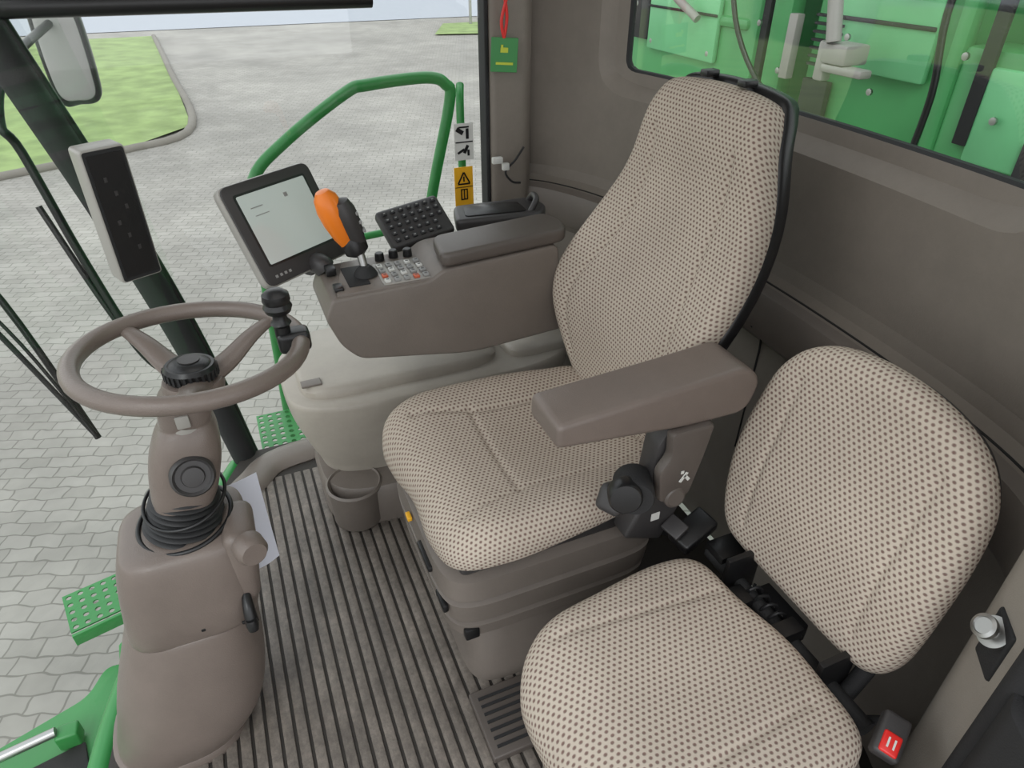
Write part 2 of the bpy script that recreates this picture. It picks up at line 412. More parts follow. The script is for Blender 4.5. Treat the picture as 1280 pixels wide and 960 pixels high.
# right wall
bm=bmesh.new();vs=[bm.verts.new(v) for v in ((-.13,1.86,.0),(.75,1.86,.0),(.75,1.86,1.7),(-.45,1.86,1.7))];bm.faces.new(vs);fin(bm,'window_2',GLASS)
bm=bmesh.new();L=[]
for p in fe[:-6]:
    L.append([bm.verts.new(V((p.x-.20*k*k-.02,p.y,1.75*k))) for k in (0,.25,.5,.75,1)])
for a,b in zip(L[:-1],L[1:]):
    for k in range(4): bm.faces.new((a[k],a[k+1],b[k+1],b[k]))
fin(bm,'window_3',GLASS)
AP=grp('corner_pillar',(-.2,1.84,.8))
tube('pillar_post',[(-.13,1.86,-.02),(-.19,1.845,.4),(-.27,1.82,.8),(-.375,1.80,1.22),(-.51,1.78,1.75)],.037,BLKM,AP)
tube('pillar_seal',[(-.10,1.87,-.02),(-.155,1.86,.4),(-.235,1.84,.8),(-.34,1.82,1.22),(-.47,1.80,1.75)],.012,BLK,AP)
DP=grp('door_pillar',(.75,1.88,.8))
prism('pillar_trim',roundpoly([(-.02,0),(.085,0),(.12,.04),(.10,.09),(-.02,.07)],.018),(.735,1.83,-.02),X,Y,Z,1.8,WALL,DP,bev=0)
prism('pillar_gasket',roundpoly([(0,0),(.012,0),(.012,.05),(0,.05)],.004),(.703,1.84,0),X,Y,Z,1.75,BLKM,DP,bev=0)
boxes('ceiling',[((.28,.9,1.785),(1.6,2.1,.05))],WALL,None)
WL=grp('wall_left',(.8,.2,.8))
prism('door_post',roundpoly([(.77,.275),(.71,.20),(.70,.10),(.88,.10),(.97,.27),(.87,.31)],[.02,.012,.01,.01,.02,.02]),(0,0,-.02),X,Y,Z,1.8,WALLL,WL,bev=0)
tube('door_seal',[(.703,.187,-.02),(.703,.187,1.75)],.016,BLKM,WL,sm=1)
prism('door_post_outer',roundpoly([(.60,.06),(.70,.06),(.70,.19),(.66,.17)],.01),(0,0,-.05),X,Y,Z,.72,BLKM,WL,bev=.004)
tube('sunshade_roller',[(-.42,1.77,1.250),(.40,1.77,1.244)],.022,BLK,None,sm=1)
# ---------------------------------------------------------------- steering column
SC=grp('steering_column',(-.2,1.0,.3))
loft('pedestal_lower',[(-.325,1.0,-.005,.118,.11),(-.32,1.0,.02,.125,.12),(-.290,1.0,.08,.137,.135),(-.268,1.0,.16,.137,.132),(-.245,1.0,.26,.123,.118),(-.230,1.0,.325,.112,.105),(-.228,1.0,.335,.104,.10)],TRIM2,SC,exp=2.6)
loft('pedestal_upper',[(-.226,1.0,.325,.10,.095),(-.223,1.0,.337,.112,.102),(-.216,1.0,.38,.114,.106),(-.207,1.0,.46,.110,.10),(-.200,1.0,.505,.104,.092),(-.198,1.0,.518,.096,.084),(-.198,1.0,.524,.07,.07)],TRIM2,SC,exp=3.8)
loft('pedestal_base_ring',[(-.325,1.0,-.005,.128,.122),(-.325,1.0,.02,.128,.122),(-.322,1.0,.026,.12,.115)],TRIM2,SC,exp=2.6,sm=1)
rbox('lever_housing',(-.118,.962,.455),(.055,.11,.16),TRIM2,SC,R=Euler((0,math.radians(8),0)).to_matrix(),bev=.02,seg=4)
lathe('knuckle',[(0,0),(.018,0),(.026,.006),(.026,.03),(.02,.04),(0,.04)],(-.10,.915,.515),(0.3,-1,.1),TRIM2,SC)
tube('tilt_lever',[(-.125,.91,.40),(-.125,.89,.385),(-.125,.88,.36)],[.008,.012],BLK,SC)
lathe('tilt_knob',[(0,0),(.009,.0),(.011,.01),(.009,.022),(0,.024)],(-.125,.875,.372),(0,-.2,-1),BLK,SC,seg=20)
boxes('housing_screws',[((-.205,.896,.36),(.008,.004,.008)),((-.14,.897,.345),(.008,.004,.008))],BLK,SC,bev=.002)
bz=[]
for i in range(8):
    rr=.068-.0022*i;bz+=[(rr-.012,i*.0105),(rr-.003,i*.0105+.002),(rr,i*.0105+.005),(rr-.003,i*.0105+.008)]
lathe('rubber_boot',[(0,-.005),(.06,-.005)]+bz+[(.04,.088),(0,.088)],(-.192,1.0,.515),(.22,0,1),RUB,SC,ang=60)
tube('boot_cable',[(-.19+.076*math.cos(t),1.0+.076*math.sin(t),.530+.010*math.cos(t-1)) for t in [2*math.pi*k/14 for k in range(14)]],.004,BLK,SC,closed=True,sm=4)
tube('boot_cable_upper',[(-.18+.066*math.cos(t),1.0+.066*math.sin(t),.575+.014*math.sin(t+.5)) for t in [2*math.pi*k/14 for k in range(14)]],.003,BLK,SC,closed=True,sm=4)
cx=lambda z:-.185+(z-.55)*.25
loft('neck',[(cx(.57),1.0,.57,.045,.045),(cx(.60),1.0,.60,.053,.05),(cx(.66),1.0,.66,.056,.053),(cx(.70),1.0,.70,.05,.05),(cx(.72),1.0,.72,.044,.044),(cx(.73),1.0,.73,.038,.038),(cx(.74),1.0,.74,.04,.04),(cx(.77),1.0,.77,.042,.042),(cx(.785),1.0,.785,.036,.036),(cx(.80),1.0,.80,.03,.03)],TRIM2,SC,exp=3)
lathe('neck_collar',[(.0,0),(.040,0),(.040,.010),(0,.010)],(cx(.727),1.0,.725),(.25,0,1),SILV,SC)
boxes('neck_switch',[((cx(.75)-.004,.957,.752),(.02,.006,.022))],SILV,SC,bev=.002)
lathe('horn_boss',[(0,.0),(.034,.0),(.034,.018),(.03,.024),(.026,.020),(.018,.020),(.016,.025),(0,.027)],(-.150,.955,.655),(.15,-1,.35),DGR,SC)
SW=grp('steering_wheel',(-.10,1.0,.84))
tilt=Matrix.Rotation(math.radians(-3),3,'X')@Matrix.Rotation(math.radians(4),3,'Y');C=V((-.103,1.0,.846))
def wpnt(a,r,h): return C+tilt@V((r*math.cos(a),r*math.sin(a),h))
tube('rim',[wpnt(2*math.pi*k/48,.160,0) for k in range(48)],.0138,TRIM2,SW,closed=True,sm=1,seg=16)
for i,a in enumerate((129,36,265)):
    a=math.radians(a);tube('spoke_%d'%(i+1),[wpnt(a,.02,-.05),wpnt(a,.06,-.040),wpnt(a,.11,-.016),wpnt(a,.157,-.002)],[.026,.011],TRIM2,SW,flat=.55,seg=14)
C2=C+tilt@V((-.006,0,-.034))
lathe('hub',[(0,-.045),(.030,-.045),(.044,-.032),(.046,-.022),(.043,-.012),(.03,-.01),(0,-.01)],C2,tilt@Z,TRIM2,SW)
lathe('horn_cap',[(0,-.012),(.034,-.012),(.037,-.005),(.039,.008),(.035,.014),(.031,.014),(.028,.017),(.018,.02),(0,.021)],C2,tilt@Z,BLK,SW)
lathe('cap_emblem',[(0,.0),(.016,.0),(.016,.0015),(0,.002)],C2+tilt@V((0,0,.0205)),tilt@Z,DGR,SW)
bl=[]
for k in range(28):
    a=2*math.pi*k/28;bl.append((C2+tilt@V((.0385*math.cos(a),.0385*math.sin(a),.001)),(.003,.004,.014),Matrix.Rotation(a,3,'Z')))
boxes('cap_grip',bl,BLKM,SW)
kc=wpnt(math.radians(-2),.146,0)
rbox('spinner_clamp',kc+V((.004,0,.0)),(.05,.036,.034),BLK,SW,bev=.008)
lathe('spinner_knob',[(.012,0),(.012,.02),(.016,.025),(.011,.032),(.011,.04),(.019,.045),(.022,.053),(.019,.060),(.021,.064),(.020,.074),(.011,.081),(0,.082)],kc+V((-.010,0,.008)),Z,BLK,SW)
# paper hanging beside the column
bm=bmesh.new();tl,tr_,br_,bl_=V((-.175,1.12,.475)),V((-.068,1.13,.487)),V((-.066,1.10,.274)),V((-.125,1.09,.262));L=[]
for i in range(13):
    t=i/12;row=[]
    for j in range(9):
        s=j/8;p=tl.lerp(tr_,s).lerp(bl_.lerp(br_,s),t);p=p+V((0,-.006*math.sin(s*math.pi)-.006*math.sin(t*math.pi*1.3),0));row.append(bm.verts.new(p))
    L.append(row)
for i in range(12):
    for j in range(8): bm.faces.new((L[i][j],L[i][j+1],L[i+1][j+1],L[i+1][j]))
fin(bm,'paper_sheet',PAPER)
# ---------------------------------------------------------------- driver seat
DS=grp('driver_seat',(.45,1.02,.4))
cush=[(-.245,0),(-.26,.1),(-.26,.19),(-.21,.245),(0,.25),(.15,.235),(.25,.2),(.26,0),(.25,-.15),(.17,-.205),(.04,-.235),(-.14,-.25),(-.225,-.215),(-.248,-.12)]
def hc(u,v):
    h=-.032*g(u,.06,.17)*g(v,0,.15)+.016*g(abs(v),.2,.06)*g(u,-.02,.25)
    if u<-.14: h-=.04*((-.14-u)/.12)**2
    h-=.006*g(abs(v)-(.13+.25*max(0,-u-.05)),0,.006)*(1 if u>-.2 else 0)
    h-=.005*g(u,-.07,.006)*(1 if abs(v)<.15 else 0)
    return h
pillow('seat_cushion',cush,(.455,1.005,.507),X,Y,Z,.085,.045,FAB,DS,hc)
bp=[(0,-.0),(.11,.0),(.17,.03),(.215,.10),(.243,.20),(.252,.30),(.24,.40),(.21,.51),(.178,.61),(.157,.665),(.125,.69),(0,.70)]
bp=bp+[(-a,b) for a,b in bp[-2:0:-1]]
def hb(u,v):
    h=.035*g(v,.2,.13)+.05*(abs(u)/.26)**2*g(v,.22,.2)-.01*g(v,.5,.1)
    h-=.006*g(abs(u)-(.12+.06*g(v,.2,.15)),0,.006)*(1 if .06<v<.6 else 0)
    h+=.012*g(v,.62,.07)
    return h
BU=V((0,-1,0));BW=V((.25,0,1)).normalized();BN=BU.cross(BW)
pillow('seat_backrest',bp,V((.665,1.055,.475)),BU,BW,BN,.065,.035,FAB,DS,hb)
sh=[(a*.985,-.0+b*1.004) for a,b in bp]
pillow('backrest_shell',sh,V((.712,1.055,.475)),BU,BW,BN,.04,.015,BLK,DS,lambda u,v:hb(u,v)*.8,nr=16)
boxes('headrest_mounts',[((.865,1.0,1.155),(.03,.022,.012)),((.868,1.11,1.155),(.03,.022,.012))],BLK,DS,bev=.003)
prism('armrest_pad',roundpoly([(.370,.726),(.370,.770),(.60,.782),(.715,.79),(.748,.757),(.732,.695),(.62,.696)],[.012,.014,.02,.04,.03,.03,.04],6),(0,.80,0),X,Z,-Y,.10,TRIM2,DS,bev=.010,seg=4)
prism('armrest_bracket',roundpoly([(-.04,.0),(.05,.0),(.06,.09),(.08,.17),(.0,.17),(-.03,.12)],.012),(.60,.76,.54),X,Z,-Y,.045,DGR,DS,bev=.006)
prism('armrest_bracket_cover',roundpoly([(-.03,-.04),(.03,-.04),(.05,.05),(.06,.11),(-.025,.11),(-.02,.06),(-.04,.03)],.012),(.60,.712,.59),X,Z,-Y,.022,TRIMD,DS,bev=.006)
boxes('bracket_label',[((.610,.6885,.60),(.006,.001,.022),Matrix.Rotation(.6,3,'Y')),((.617,.6885,.597),(.006,.001,.016),Matrix.Rotation(-.7,3,'Y')),((.606,.6885,.612),(.006,.001,.006))],WHT,DS)
lathe('bracket_bolt',[(0,0),(.018,0),(.02,.004),(.02,.012),(.015,.016),(0,.016)],(.60,.70,.555),(-.1,-1,.2),TRIMD,DS)
lathe('recliner_knob',[(0,0),(.024,0),(.029,.006),(.029,.03),(.025,.036),(0,.038)],(.51,.715,.585),(-.5,-1,.3),BLK,DS)
lathe('recliner_hub',[(0,0),(.030,0),(.034,.006),(.034,.06),(.03,.066),(0,.066)],(.545,.745,.575),(-.5,-1,.15),BLKM,DS)
rbox('recliner_fork',(.50,.725,.56),(.05,.05,.05),DGR,DS,R=Euler((0,.5,.5)).to_matrix(),bev=.012)
rbox('cushion_pan',(.47,1.015,.405),(.46,.42,.05),DGR,DS,bev=.015)
loft('suspension_housing',[(.44,1.0,.20,.20,.18),(.44,1.0,.215,.225,.205),(.44,1.0,.245,.228,.208),(.44,1.0,.252,.215,.195),(.44,1.0,.262,.23,.21),(.44,1.0,.31,.235,.213),(.44,1.0,.318,.222,.20),(.44,1.0,.328,.236,.214),(.44,1.0,.375,.232,.21),(.44,1.0,.385,.21,.19)],TRIM,DS,exp=7,sm=1,n=96,ang=30)
loft('seat_pedestal',[(.46,1.02,.0,.20,.2),(.46,1.02,.03,.195,.195),(.46,1.02,.2,.185,.18),(.46,1.02,.215,.18,.17)],TRIM,DS,exp=7,sm=1)
boxes('adjust_levers',[((.235,1.12,.43),(.03,.09,.022)),((.222,1.10,.405),(.02,.05,.03)),((.205,.92,.345),(.015,.08,.014)),((.21,.84,.30),(.012,.05,.02)),((.255,.805,.225),(.03,.02,.03))],BLK,DS,bev=.004)
rbox('lever_tab',(.20,1.02,.362),(.010,.022,.01),YEL,DS,bev=.002)
rbox('belt_anchor',(.60,.76,.46),(.09,.05,.10),DGR,DS,R=Euler((0,.4,0)).to_matrix(),bev=.008)
boxes('anchor_label',[((.60,.733,.47),(.018,.001,.018))],WHT,DS)
rbox('buckle_body',(.675,.71,.425),(.085,.05,.03),BLK,DS,R=Euler((.2,-.3,.2)).to_matrix(),bev=.006)
rbox('buckle_clip',(.635,.715,.445),(.035,.04,.012),DGR,DS,R=Euler((.2,-.5,.2)).to_matrix(),bev=.003)
tube('buckle_strap',[(.69,.72,.42),(.72,.78,.36),(.70,.82,.30)],.018,BLKM,DS,flat=.25)
# ---------------------------------------------------------------- passenger seat
PS=grp('passenger_seat',(.5,.44,.4))
pc=[(-.215,0),(-.21,.11),(-.15,.175),(-.03,.20),(.10,.215),(.17,.19),(.185,.09),(.205,-.0),(.205,-.08),(.19,-.17),(.10,-.20),(-.05,-.21),(-.16,-.185),(-.21,-.11)]
def hp(u,v):
    h=.012*(1-(u/.2)**2)*(1-(v/.2)**2)-.01*g(u,.0,.1)*g(v,0,.09)
    if u<-.1: h-=.04*((-.1-u)/.11)**2
    h-=.005*g(abs(v)-.12+.1*u,0,.006)*(1 if abs(u)<.15 else 0)
    return h
pillow('seat_cushion',pc,(.46,.445,.462),X,Y,Z,.085,.04,FAB,PS,hp)
pb=[(0,-.008),(.13,-.006),(.175,.012),(.196,.065),(.204,.17),(.20,.27),(.183,.35),(.135,.405),(.05,.432)]
pb=pb+[(-a,b) for a,b in pb[:0:-1]]
PW=V((.14,0,1)).normalized()
def hq(u,v): return .015*g(v,.17,.12)-.004*g(abs(u)-.125,0,.006)*(1 if .05<v<.36 else 0)
pillow('seat_backrest',pb,V((.718,.516,.438)),BU,PW,BU.cross(PW),.055,.03,FAB,PS,hq)
pillow('backrest_shell',[(a*.93,.015+b*.93) for a,b in pb],V((.753,.516,.438)),BU,PW,BU.cross(PW),.04,.02,DGR,PS,None,nr=12)
loft('seat_box',[(.49,.43,.0,.19,.19),(.49,.43,.02,.185,.185),(.49,.43,.36,.185,.185),(.49,.43,.375,.18,.18)],TRIM,PS,exp=8,sm=1)
tube('hinge_bar_1',[(.60,.60,.37),(.72,.62,.38),(.77,.62,.50)],.014,BLKM,PS)
tube('hinge_bar_2',[(.60,.34,.37),(.72,.36,.38),(.77,.36,.50)],.014,BLKM,PS)
tube('hinge_cross',[(.70,.30,.39),(.70,.68,.39)],.014,BLKM,PS,sm=1)
tube('hinge_spring',[(.705+.014*math.cos(t*1.3),.46+.004*t,.400+.014*math.sin(t*1.3)) for t in range(30)],.003,RUB,PS,sm=2,seg=6)
boxes('hinge_plates',[((.70,.60,.41),(.07,.012,.10)),((.69,.47,.39),(.05,.03,.07)),((.70,.38,.41),(.07,.012,.10)),((.73,.52,.38),(.03,.1,.04)),((.72,.66,.40),(.06,.05,.03)),((.67,.56,.40),(.03,.04,.03))],BLK,PS,bev=.003)
Rb=Euler((.2,-.35,.5)).to_matrix()
rbox('buckle_body',(.668,.258,.465),(.062,.036,.024),DGR,PS,R=Rb,bev=.006)
rbox('buckle_release_button',V((.668,.258,.465))+Rb@V((-.012,0,.011)),(.03,.024,.008),RED,PS,R=Rb,bev=.003)
boxes('buckle_text',[(V((.668,.258,.465))+Rb@V((-.012,-.004+.008*k,.0155)),(.014,.0025,.0006),Rb) for k in range(2)],WHT,PS)
tube('buckle_stalk',[(.69,.270,.45),(.715,.29,.42),(.72,.32,.37)],.012,BLKM,PS,flat=.5)
# ---------------------------------------------------------------- side console + cup holder
CS=grp('side_console',(.4,1.6,.2))
loft('console_base',[(.42,1.63,-.01,.32,.15),(.42,1.63,.12,.335,.16),(.42,1.625,.20,.36,.185),(.42,1.62,.30,.39,.20),(.42,1.62,.37,.40,.205),(.42,1.62,.385,.395,.20)],TRIML,CS,exp=4,sm=3,n=80)
loft('console_lid',[(.33,1.64,.383,.27,.17),(.33,1.64,.402,.27,.17),(.33,1.64,.412,.26,.16)],TRIML,CS,exp=6,sm=1,n=80)
loft('console_lid_rear',[(.72,1.64,.383,.10,.17),(.72,1.64,.402,.10,.17),(.72,1.64,.412,.09,.16)],TRIML,CS,exp=6,sm=1,n=80)
rbox('lid_catch',(.09,1.52,.415),(.05,.03,.006),TRIM,CS,bev=.002)
loft('console_foot',[(.32,1.56,-.005,.25,.17),(.32,1.56,.11,.255,.175),(.32,1.56,.125,.245,.165)],TRIM,CS,exp=3.4,sm=1,n=60)
lathe('cup_holder',[(0,0),(.062,0),(.068,.01),(.071,.11),(.076,.125),(.070,.13),(.062,.12),(.056,.02),(0,.018)],(.145,1.44,.0),Z,TRIM,CS)
# ---------------------------------------------------------------- armrest console
AC=grp('armrest_console',(.4,1.38,.7))
prism('console_body',roundpoly([(.13,.70),(.15,.742),(.36,.748),(.39,.768),(.665,.782),(.69,.56),(.45,.545),(.19,.59),(.155,.63)],[.015,.008,.02,.02,.02,.02,.05,.02,.02]),(0,1.48,0),X,Z,-Y,.185,TRIM,AC,bev=.007,seg=3)
prism('armrest_pad',roundpoly([(.385,1.288),(.685,1.295),(.70,1.35),(.685,1.415),(.40,1.405)],.025),(0,0,.757),(1,0,.04),Y,Z,.032,TRIMD,AC,bev=.010,seg=4)
prism('control_plate',roundpoly([(.16,1.30),(.375,1.30),(.375,1.465),(.20,1.465)],.012),(0,0,.738),X,Y,Z,.012,TRIM,AC,bev=.003)
prism('control_plate_inlay',roundpoly([(.262,1.306),(.37,1.306),(.37,1.42),(.262,1.42)],.006),(0,0,.748),X,Y,Z,.004,SILV,AC,bev=.001)
bt=[];br=[];bw=[]
for i in range(5):
    for j in range(4):
        t=((.273+i*.021,1.318+j*.026,.755),(.013,.016,.006))
        (br if (i,j) in((0,1),(3,0)) else bw if (i+j)%3==0 else bt).append(t)
boxes('buttons_grey',bt,GRY,AC,bev=.002);boxes('buttons_orange',br,mat('button_orange',(190,90,60),.5),AC,bev=.002);boxes('buttons_white',bw,WHT,AC,bev=.002)
boxes('button_marks',[((.273+i*.021,1.318+j*.026,.7585),(.006,.003,.0005)) for i in range(5) for j in range(4)],DGR,AC)
for i,(a,b) in enumerate([(.285,1.44),(.318,1.445),(.35,1.44)]):
    lathe('dial_%d'%i,[(.011,0),(.010,.016),(.008,.018),(0,.018)],(a,b,.75),Z,BLK,AC,seg=20)
rbox('lever_slot',(.215,1.375,.751),(.045,.10,.003),BLKM,AC,bev=.001)
boxes('side_switches',[((.170,1.33,.752),(.02,.03,.01)),((.170,1.42,.754),(.022,.03,.018))],BLK,AC,bev=.003)
JS=grp('joystick',(.2,1.4,.83))
lathe('stick_boot',[(.026,0),(.022,.008),(.015,.016),(.011,.02)],(.238,1.372,.753),(0,0,1),BLKM,JS,seg=24)
tube('stick_stem',[(.238,1.372,.76),(.235,1.385,.79),(.230,1.395,.815)],[.008,.010],STEEL,JS)
ja=V((.230,1.40,.80));jb=V((.186,1.40,.94));jd=(jb-ja).normalized()
lathe('grip_base',[(0,0),(.014,0),(.026,.010),(.028,.03),(.02,.045),(0,.05)],ja-jd*.012,jd,BLK,JS)
lathe('grip_orange',[(0,.0),(.015,.004),(.022,.025),(.028,.06),(.029,.09),(.024,.115),(.014,.128),(0,.131)],ja+jd*.012+V((-.012,0,0)),jd,ORG,JS)
lathe('grip_face',[(0,.0),(.013,.004),(.020,.03),(.024,.065),(.024,.085),(.018,.105),(0,.113)],ja+jd*.012+V((.012,-.008,0)),jd,DGR,JS)
boxes('grip_buttons',[(ja+jd*(.05+.02*i)+V((.033,-.020+.012*j,0)),(.007,.007,.008)) for i in range(3) for j in range(2)],GRY,JS,bev=.002)
KP=grp('keypad_panel',(.42,1.57,.78))
Rk=Euler((math.radians(32),math.radians(-6),math.radians(8))).to_matrix()
kc=V((.405,1.56,.776))
rbox('keypad_body',kc,(.165,.115,.03),DGR,KP,R=Rk,bev=.01)
boxes('keypad_keys',[(kc+Rk@V((-.064+i*.0215,-.040+j*.020,.017)),(.013,.011,.006),Rk) for i in range(7) for j in range(5) if not(i==6 and j<2)],mat('key_dark',(40,40,42),.5),KP,bev=.003)
boxes('key_marks',[(kc+Rk@V((-.064+i*.0215,-.040+j*.020,.0203)),(.005,.003,.0004),Rk) for i in range(7) for j in range(5) if not(i==6 and j<2)],GRY,KP)
rbox('keypad_arm',(.40,1.56,.70),(.05,.05,.12),BLKM,KP,bev=.008)
TR=grp('storage_tray',(.62,1.57,.78))
prism('tray_body',roundpoly([(.50,1.53),(.72,1.50),(.76,1.56),(.74,1.63),(.53,1.64)],.02),(0,0,.745),X,Y,Z,.035,DGR,TR,bev=.01,seg=3)
prism('tray_recess',roundpoly([(.53,1.545),(.69,1.525),(.69,1.60),(.55,1.615)],.015),(0,0,.779),X,Y,Z,.004,BLK,TR,bev=.001)
tube('tray_handle',[(.70,1.53,.775),(.72,1.54,.80),(.73,1.58,.80),(.73,1.61,.775)],.008,DGR,TR)
rbox('tray_support',(.62,1.57,.65),(.06,.06,.20),BLKM,TR,bev=.008)
# ---------------------------------------------------------------- monitors
MN=grp('touchscreen_monitor',(.095,1.5,.845))
th=math.radians(28);nh=V((.557,-.83,0));right=V((.83,.557,0));dn=(nh*math.sin(th)-Z*math.cos(th));F=frame(right,-dn)
mc=V((.104,1.5,.842))
def L(a,b,c): return mc+F@V((a,b,c))
def mprism(name,w,h,r,c0,d,m,par,ox=0,oy=0,bev=.002):
    prism(name,roundpoly([(-w/2+ox,-h/2+oy),(w/2+ox,-h/2+oy),(w/2+ox,h/2+oy),(-w/2+ox,h/2+oy)],r),L(0,0,c0),F.col[0],F.col[1],F.col[2],d,m,par,bev=bev)
mprism('monitor_body',.240,.222,.022,-.02,.024,SILV,MN,bev=.006)
mprism('monitor_bezel',.234,.216,.02,.003,.006,DGR,MN)
mprism('bezel_inner',.19,.158,.006,.008,.002,BLK,MN,bev=0,oy=.008)
mprism('screen',.180,.148,.004,.0095,.001,SCREEN,MN,bev=0,oy=.008)
boxes('screen_text',[(L(-.055,.052,.011),(.03,.002,.0008),F),(L(.025,.057,.011),(.009,.009,.0008),F),(L(-.05,.035,.011),(.035,.0015,.0008),F)],GRY,MN)
boxes('bezel_keys',[(L(-.09+.012*i,-.092,.010),(.006,.006,.001),F) for i in range(4)],GRY,MN)
mprism('monitor_back',.15,.12,.02,-.045,.03,BLKM,MN,bev=.008)
tube('mount_arm',[L(0,-.02,-.04),L(.03,-.08,-.045),(.155,1.46,.755),(.165,1.45,.745)],.024,DGR,MN)
lathe('mount_joint',[(0,0),(.03,0),(.033,.005),(.033,.04),(.03,.045),(0,.045)],L(.03,-.09,-.05),F.col[0],DGR,MN)
PD=grp('pillar_display',(-.22,1.6,.87))
F2=frame((.9,.43,0),(0.02,0,1));mc2=V((-.215,1.6,.872))
def L2(a,b,c): return mc2+F2@V((a,b,c))
def p2(name,w,h,r,c0,d,m,bev=.002):
    prism(name,roundpoly([(-w/2,-h/2),(w/2,-h/2),(w/2,h/2),(-w/2,h/2)],r),L2(0,0,c0),F2.col[0],F2.col[1],F2.col[2],d,m,PD,bev=bev)
p2('display_body',.088,.285,.010,-.05,.055,SILV,bev=.004);p2('display_rim',.086,.282,.008,.003,.004,SILV);p2('display_bezel',.080,.276,.006,.006,.002,BLKM,bev=0);p2('display_screen',.068,.26,.004,.0082,.001,BLK,bev=0)
boxes('display_segments',[(L2(-.012+.012*(i%3),.08-.03*i,.0095),(.006,.010,.0008),F2) for i in range(6)],DGR,PD)
tube('display_bracket',[L2(0,0,-.04),(-.26,1.72,.86),(-.28,1.82,.85)],.015,BLKM,PD)
# ---------------------------------------------------------------- decals and tag
def decal(nm,x,z,w,h,m1,extra):
    gq=grp(nm,(x,1.85,z));rbox('backing',(x,1.852,z),(w,.002,h),m1,gq,bev=.0005,seg=1)
    boxes('symbols',[((x+a,1.850,z+b),(c,.002,d),(Matrix.Rotation(r,3,'Y') if r else None)) for a,b,c,d,r in extra],BLK,gq)
decal('safety_sticker',.640,.878,.056,.10,WHT,[(0,.0,.05,.003,0),(-.012,.03,.022,.012,.6),(.01,.022,.008,.028,0),(.0,.04,.03,.004,0),(.005,-.02,.008,.024,.5),(-.01,-.025,.022,.006,-.5),(.012,-.03,.006,.016,0)])
decal('safety_sticker',.635,.753,.056,.112,YEL,[(0,.008,.036,.004,0),(-.009,.025,.004,.036,.5),(.009,.025,.004,.036,-.5),(0,.022,.004,.014,0),(-.009,-.022,.003,.03,0),(.009,-.022,.003,.03,0),(0,-.022,.003,.03,0),(0,-.037,.02,.003,0),(0,-.008,.02,.003,0),(0,-.001,.054,.0015,0)])
HT=grp('hanging_tag',(.735,1.79,1.1))
RT=Euler((0,.05,-.3)).to_matrix()
rbox('tag_card',(.742,1.80,1.10),(.07,.003,.082),GRN,HT,R=RT,bev=.0008,seg=1)
boxes('tag_print',[((.741,1.797,1.112),(.02,.001,.012),RT),((.735,1.797,1.119),(.006,.001,.012),RT),((.741,1.797,1.080),(.045,.001,.006),RT)],mat('tag_ink',(190,200,60),.5),HT)
tube('tag_string',[(.742,1.80,1.14),(.735,1.80,1.18),(.75,1.80,1.24),(.742,1.81,1.30)],.004,RED,HT)
tube('tag_string_loop',[(.742,1.80,1.14),(.75,1.80,1.19),(.74,1.80,1.25)],.004,RED,HT)
WC=grp('wiring_connector',(.76,1.8,.8))
tube('wire',[(.80,1.80,.86),(.77,1.79,.83),(.74,1.79,.80),(.76,1.79,.77),(.79,1.80,.76)],.003,BLKM,WC)
boxes('plugs',[((.715,1.79,.835),(.03,.015,.018)),((.74,1.79,.815),(.02,.015,.02))],WHT,WC,bev=.003)
ST=grp('door_striker',(.735,.24,.66))
rbox('striker_plate',V((.742,.237,.655)),(.05,.012,.085),BLKM,ST,R=Matrix.Rotation(math.radians(51),3,'Z'),bev=.004)
lathe('striker_bolt',[(0,0),(.018,0),(.020,.004),(.020,.010),(.009,.012),(.009,.022),(.015,.024),(.015,.030),(.011,.032),(.010,.030),(0,.030)],V((.738,.241,.672)),(-.7,.3,.55),STEEL,ST)
FV=grp('floor_vent',(.31,.72,.02))
rbox('vent_panel',(.305,.73,.008),(.13,.15,.02),TRIMD,FV,bev=.004)
boxes('vent_slots',[((.305,.675+.018*k,.019),(.10,.006,.003)) for k in range(7)],BLKM,FV)
# ---------------------------------------------------------------- exterior parts
HR=grp('grab_rail',(.4,2.15,.6))
tube('rail',[(.02,2.21,-.35),(.04,2.2,.1),(.06,2.15,.6),(.08,2.15,.755),(.19,2.15,.855),(.38,2.15,.972),(.45,2.15,.99),(.63,2.15,.998),(.69,2.15,.975),(.70,2.15,.92),(.62,2.15,.62),(.55,2.2,.2),(.52,2.21,-.35)],.0175,GRN,HR)
tube('rail_mid',[(.06,2.15,.56),(.35,2.15,.53),(.60,2.15,.55)],.012,GRN,HR)
tube('rail_rear',[(.72,2.1,.98),(.70,2.05,.9),(.70,2.05,.5),(.70,2.05,-.3)],.012,GRN,HR)
SP=grp('step_platform',(.2,2.05,-.06))
perf('step_plate',(-.08,1.92,-.08),X,Y,20,8,.03,.009,.004,GRN,SP)
rbox('step_edge',(.22,1.915,-.10),(.62,.01,.05),GRN,SP,bev=.002)
SP2=grp('step_platform',(-.6,1.55,-.2))
perf('step_plate',(-.655,1.535,-.22),(1,.25,0),(-.25,1,0),7,5,.030,.008,.004,GRN,SP2)
rbox('step_edge',(-.55,1.55,-.24),(.21,.01,.04),GRN,SP2,R=Matrix.Rotation(.245,3,'Z'),bev=.002)
FD=grp('front_ladder',(-.62,1.2,-.3))
prism('ladder_panel',roundpoly([(-.9,.9),(-.50,1.0),(-.50,1.42),(-.58,1.44),(-.62,1.36),(-.9,1.26)],.03),(0,0,-.30),X,Y,Z,.02,GRN,FD,bev=.003)
rbox('ladder_recess',(-.68,1.16,-.275),(.16,.10,.01),BLKM,FD,R=Matrix.Rotation(.2,3,'Z'),bev=.003)
tube('ladder_strut',[(-1.05,1.20,-.25),(-.66,1.24,-.22)],.012,STEEL,FD,sm=1)
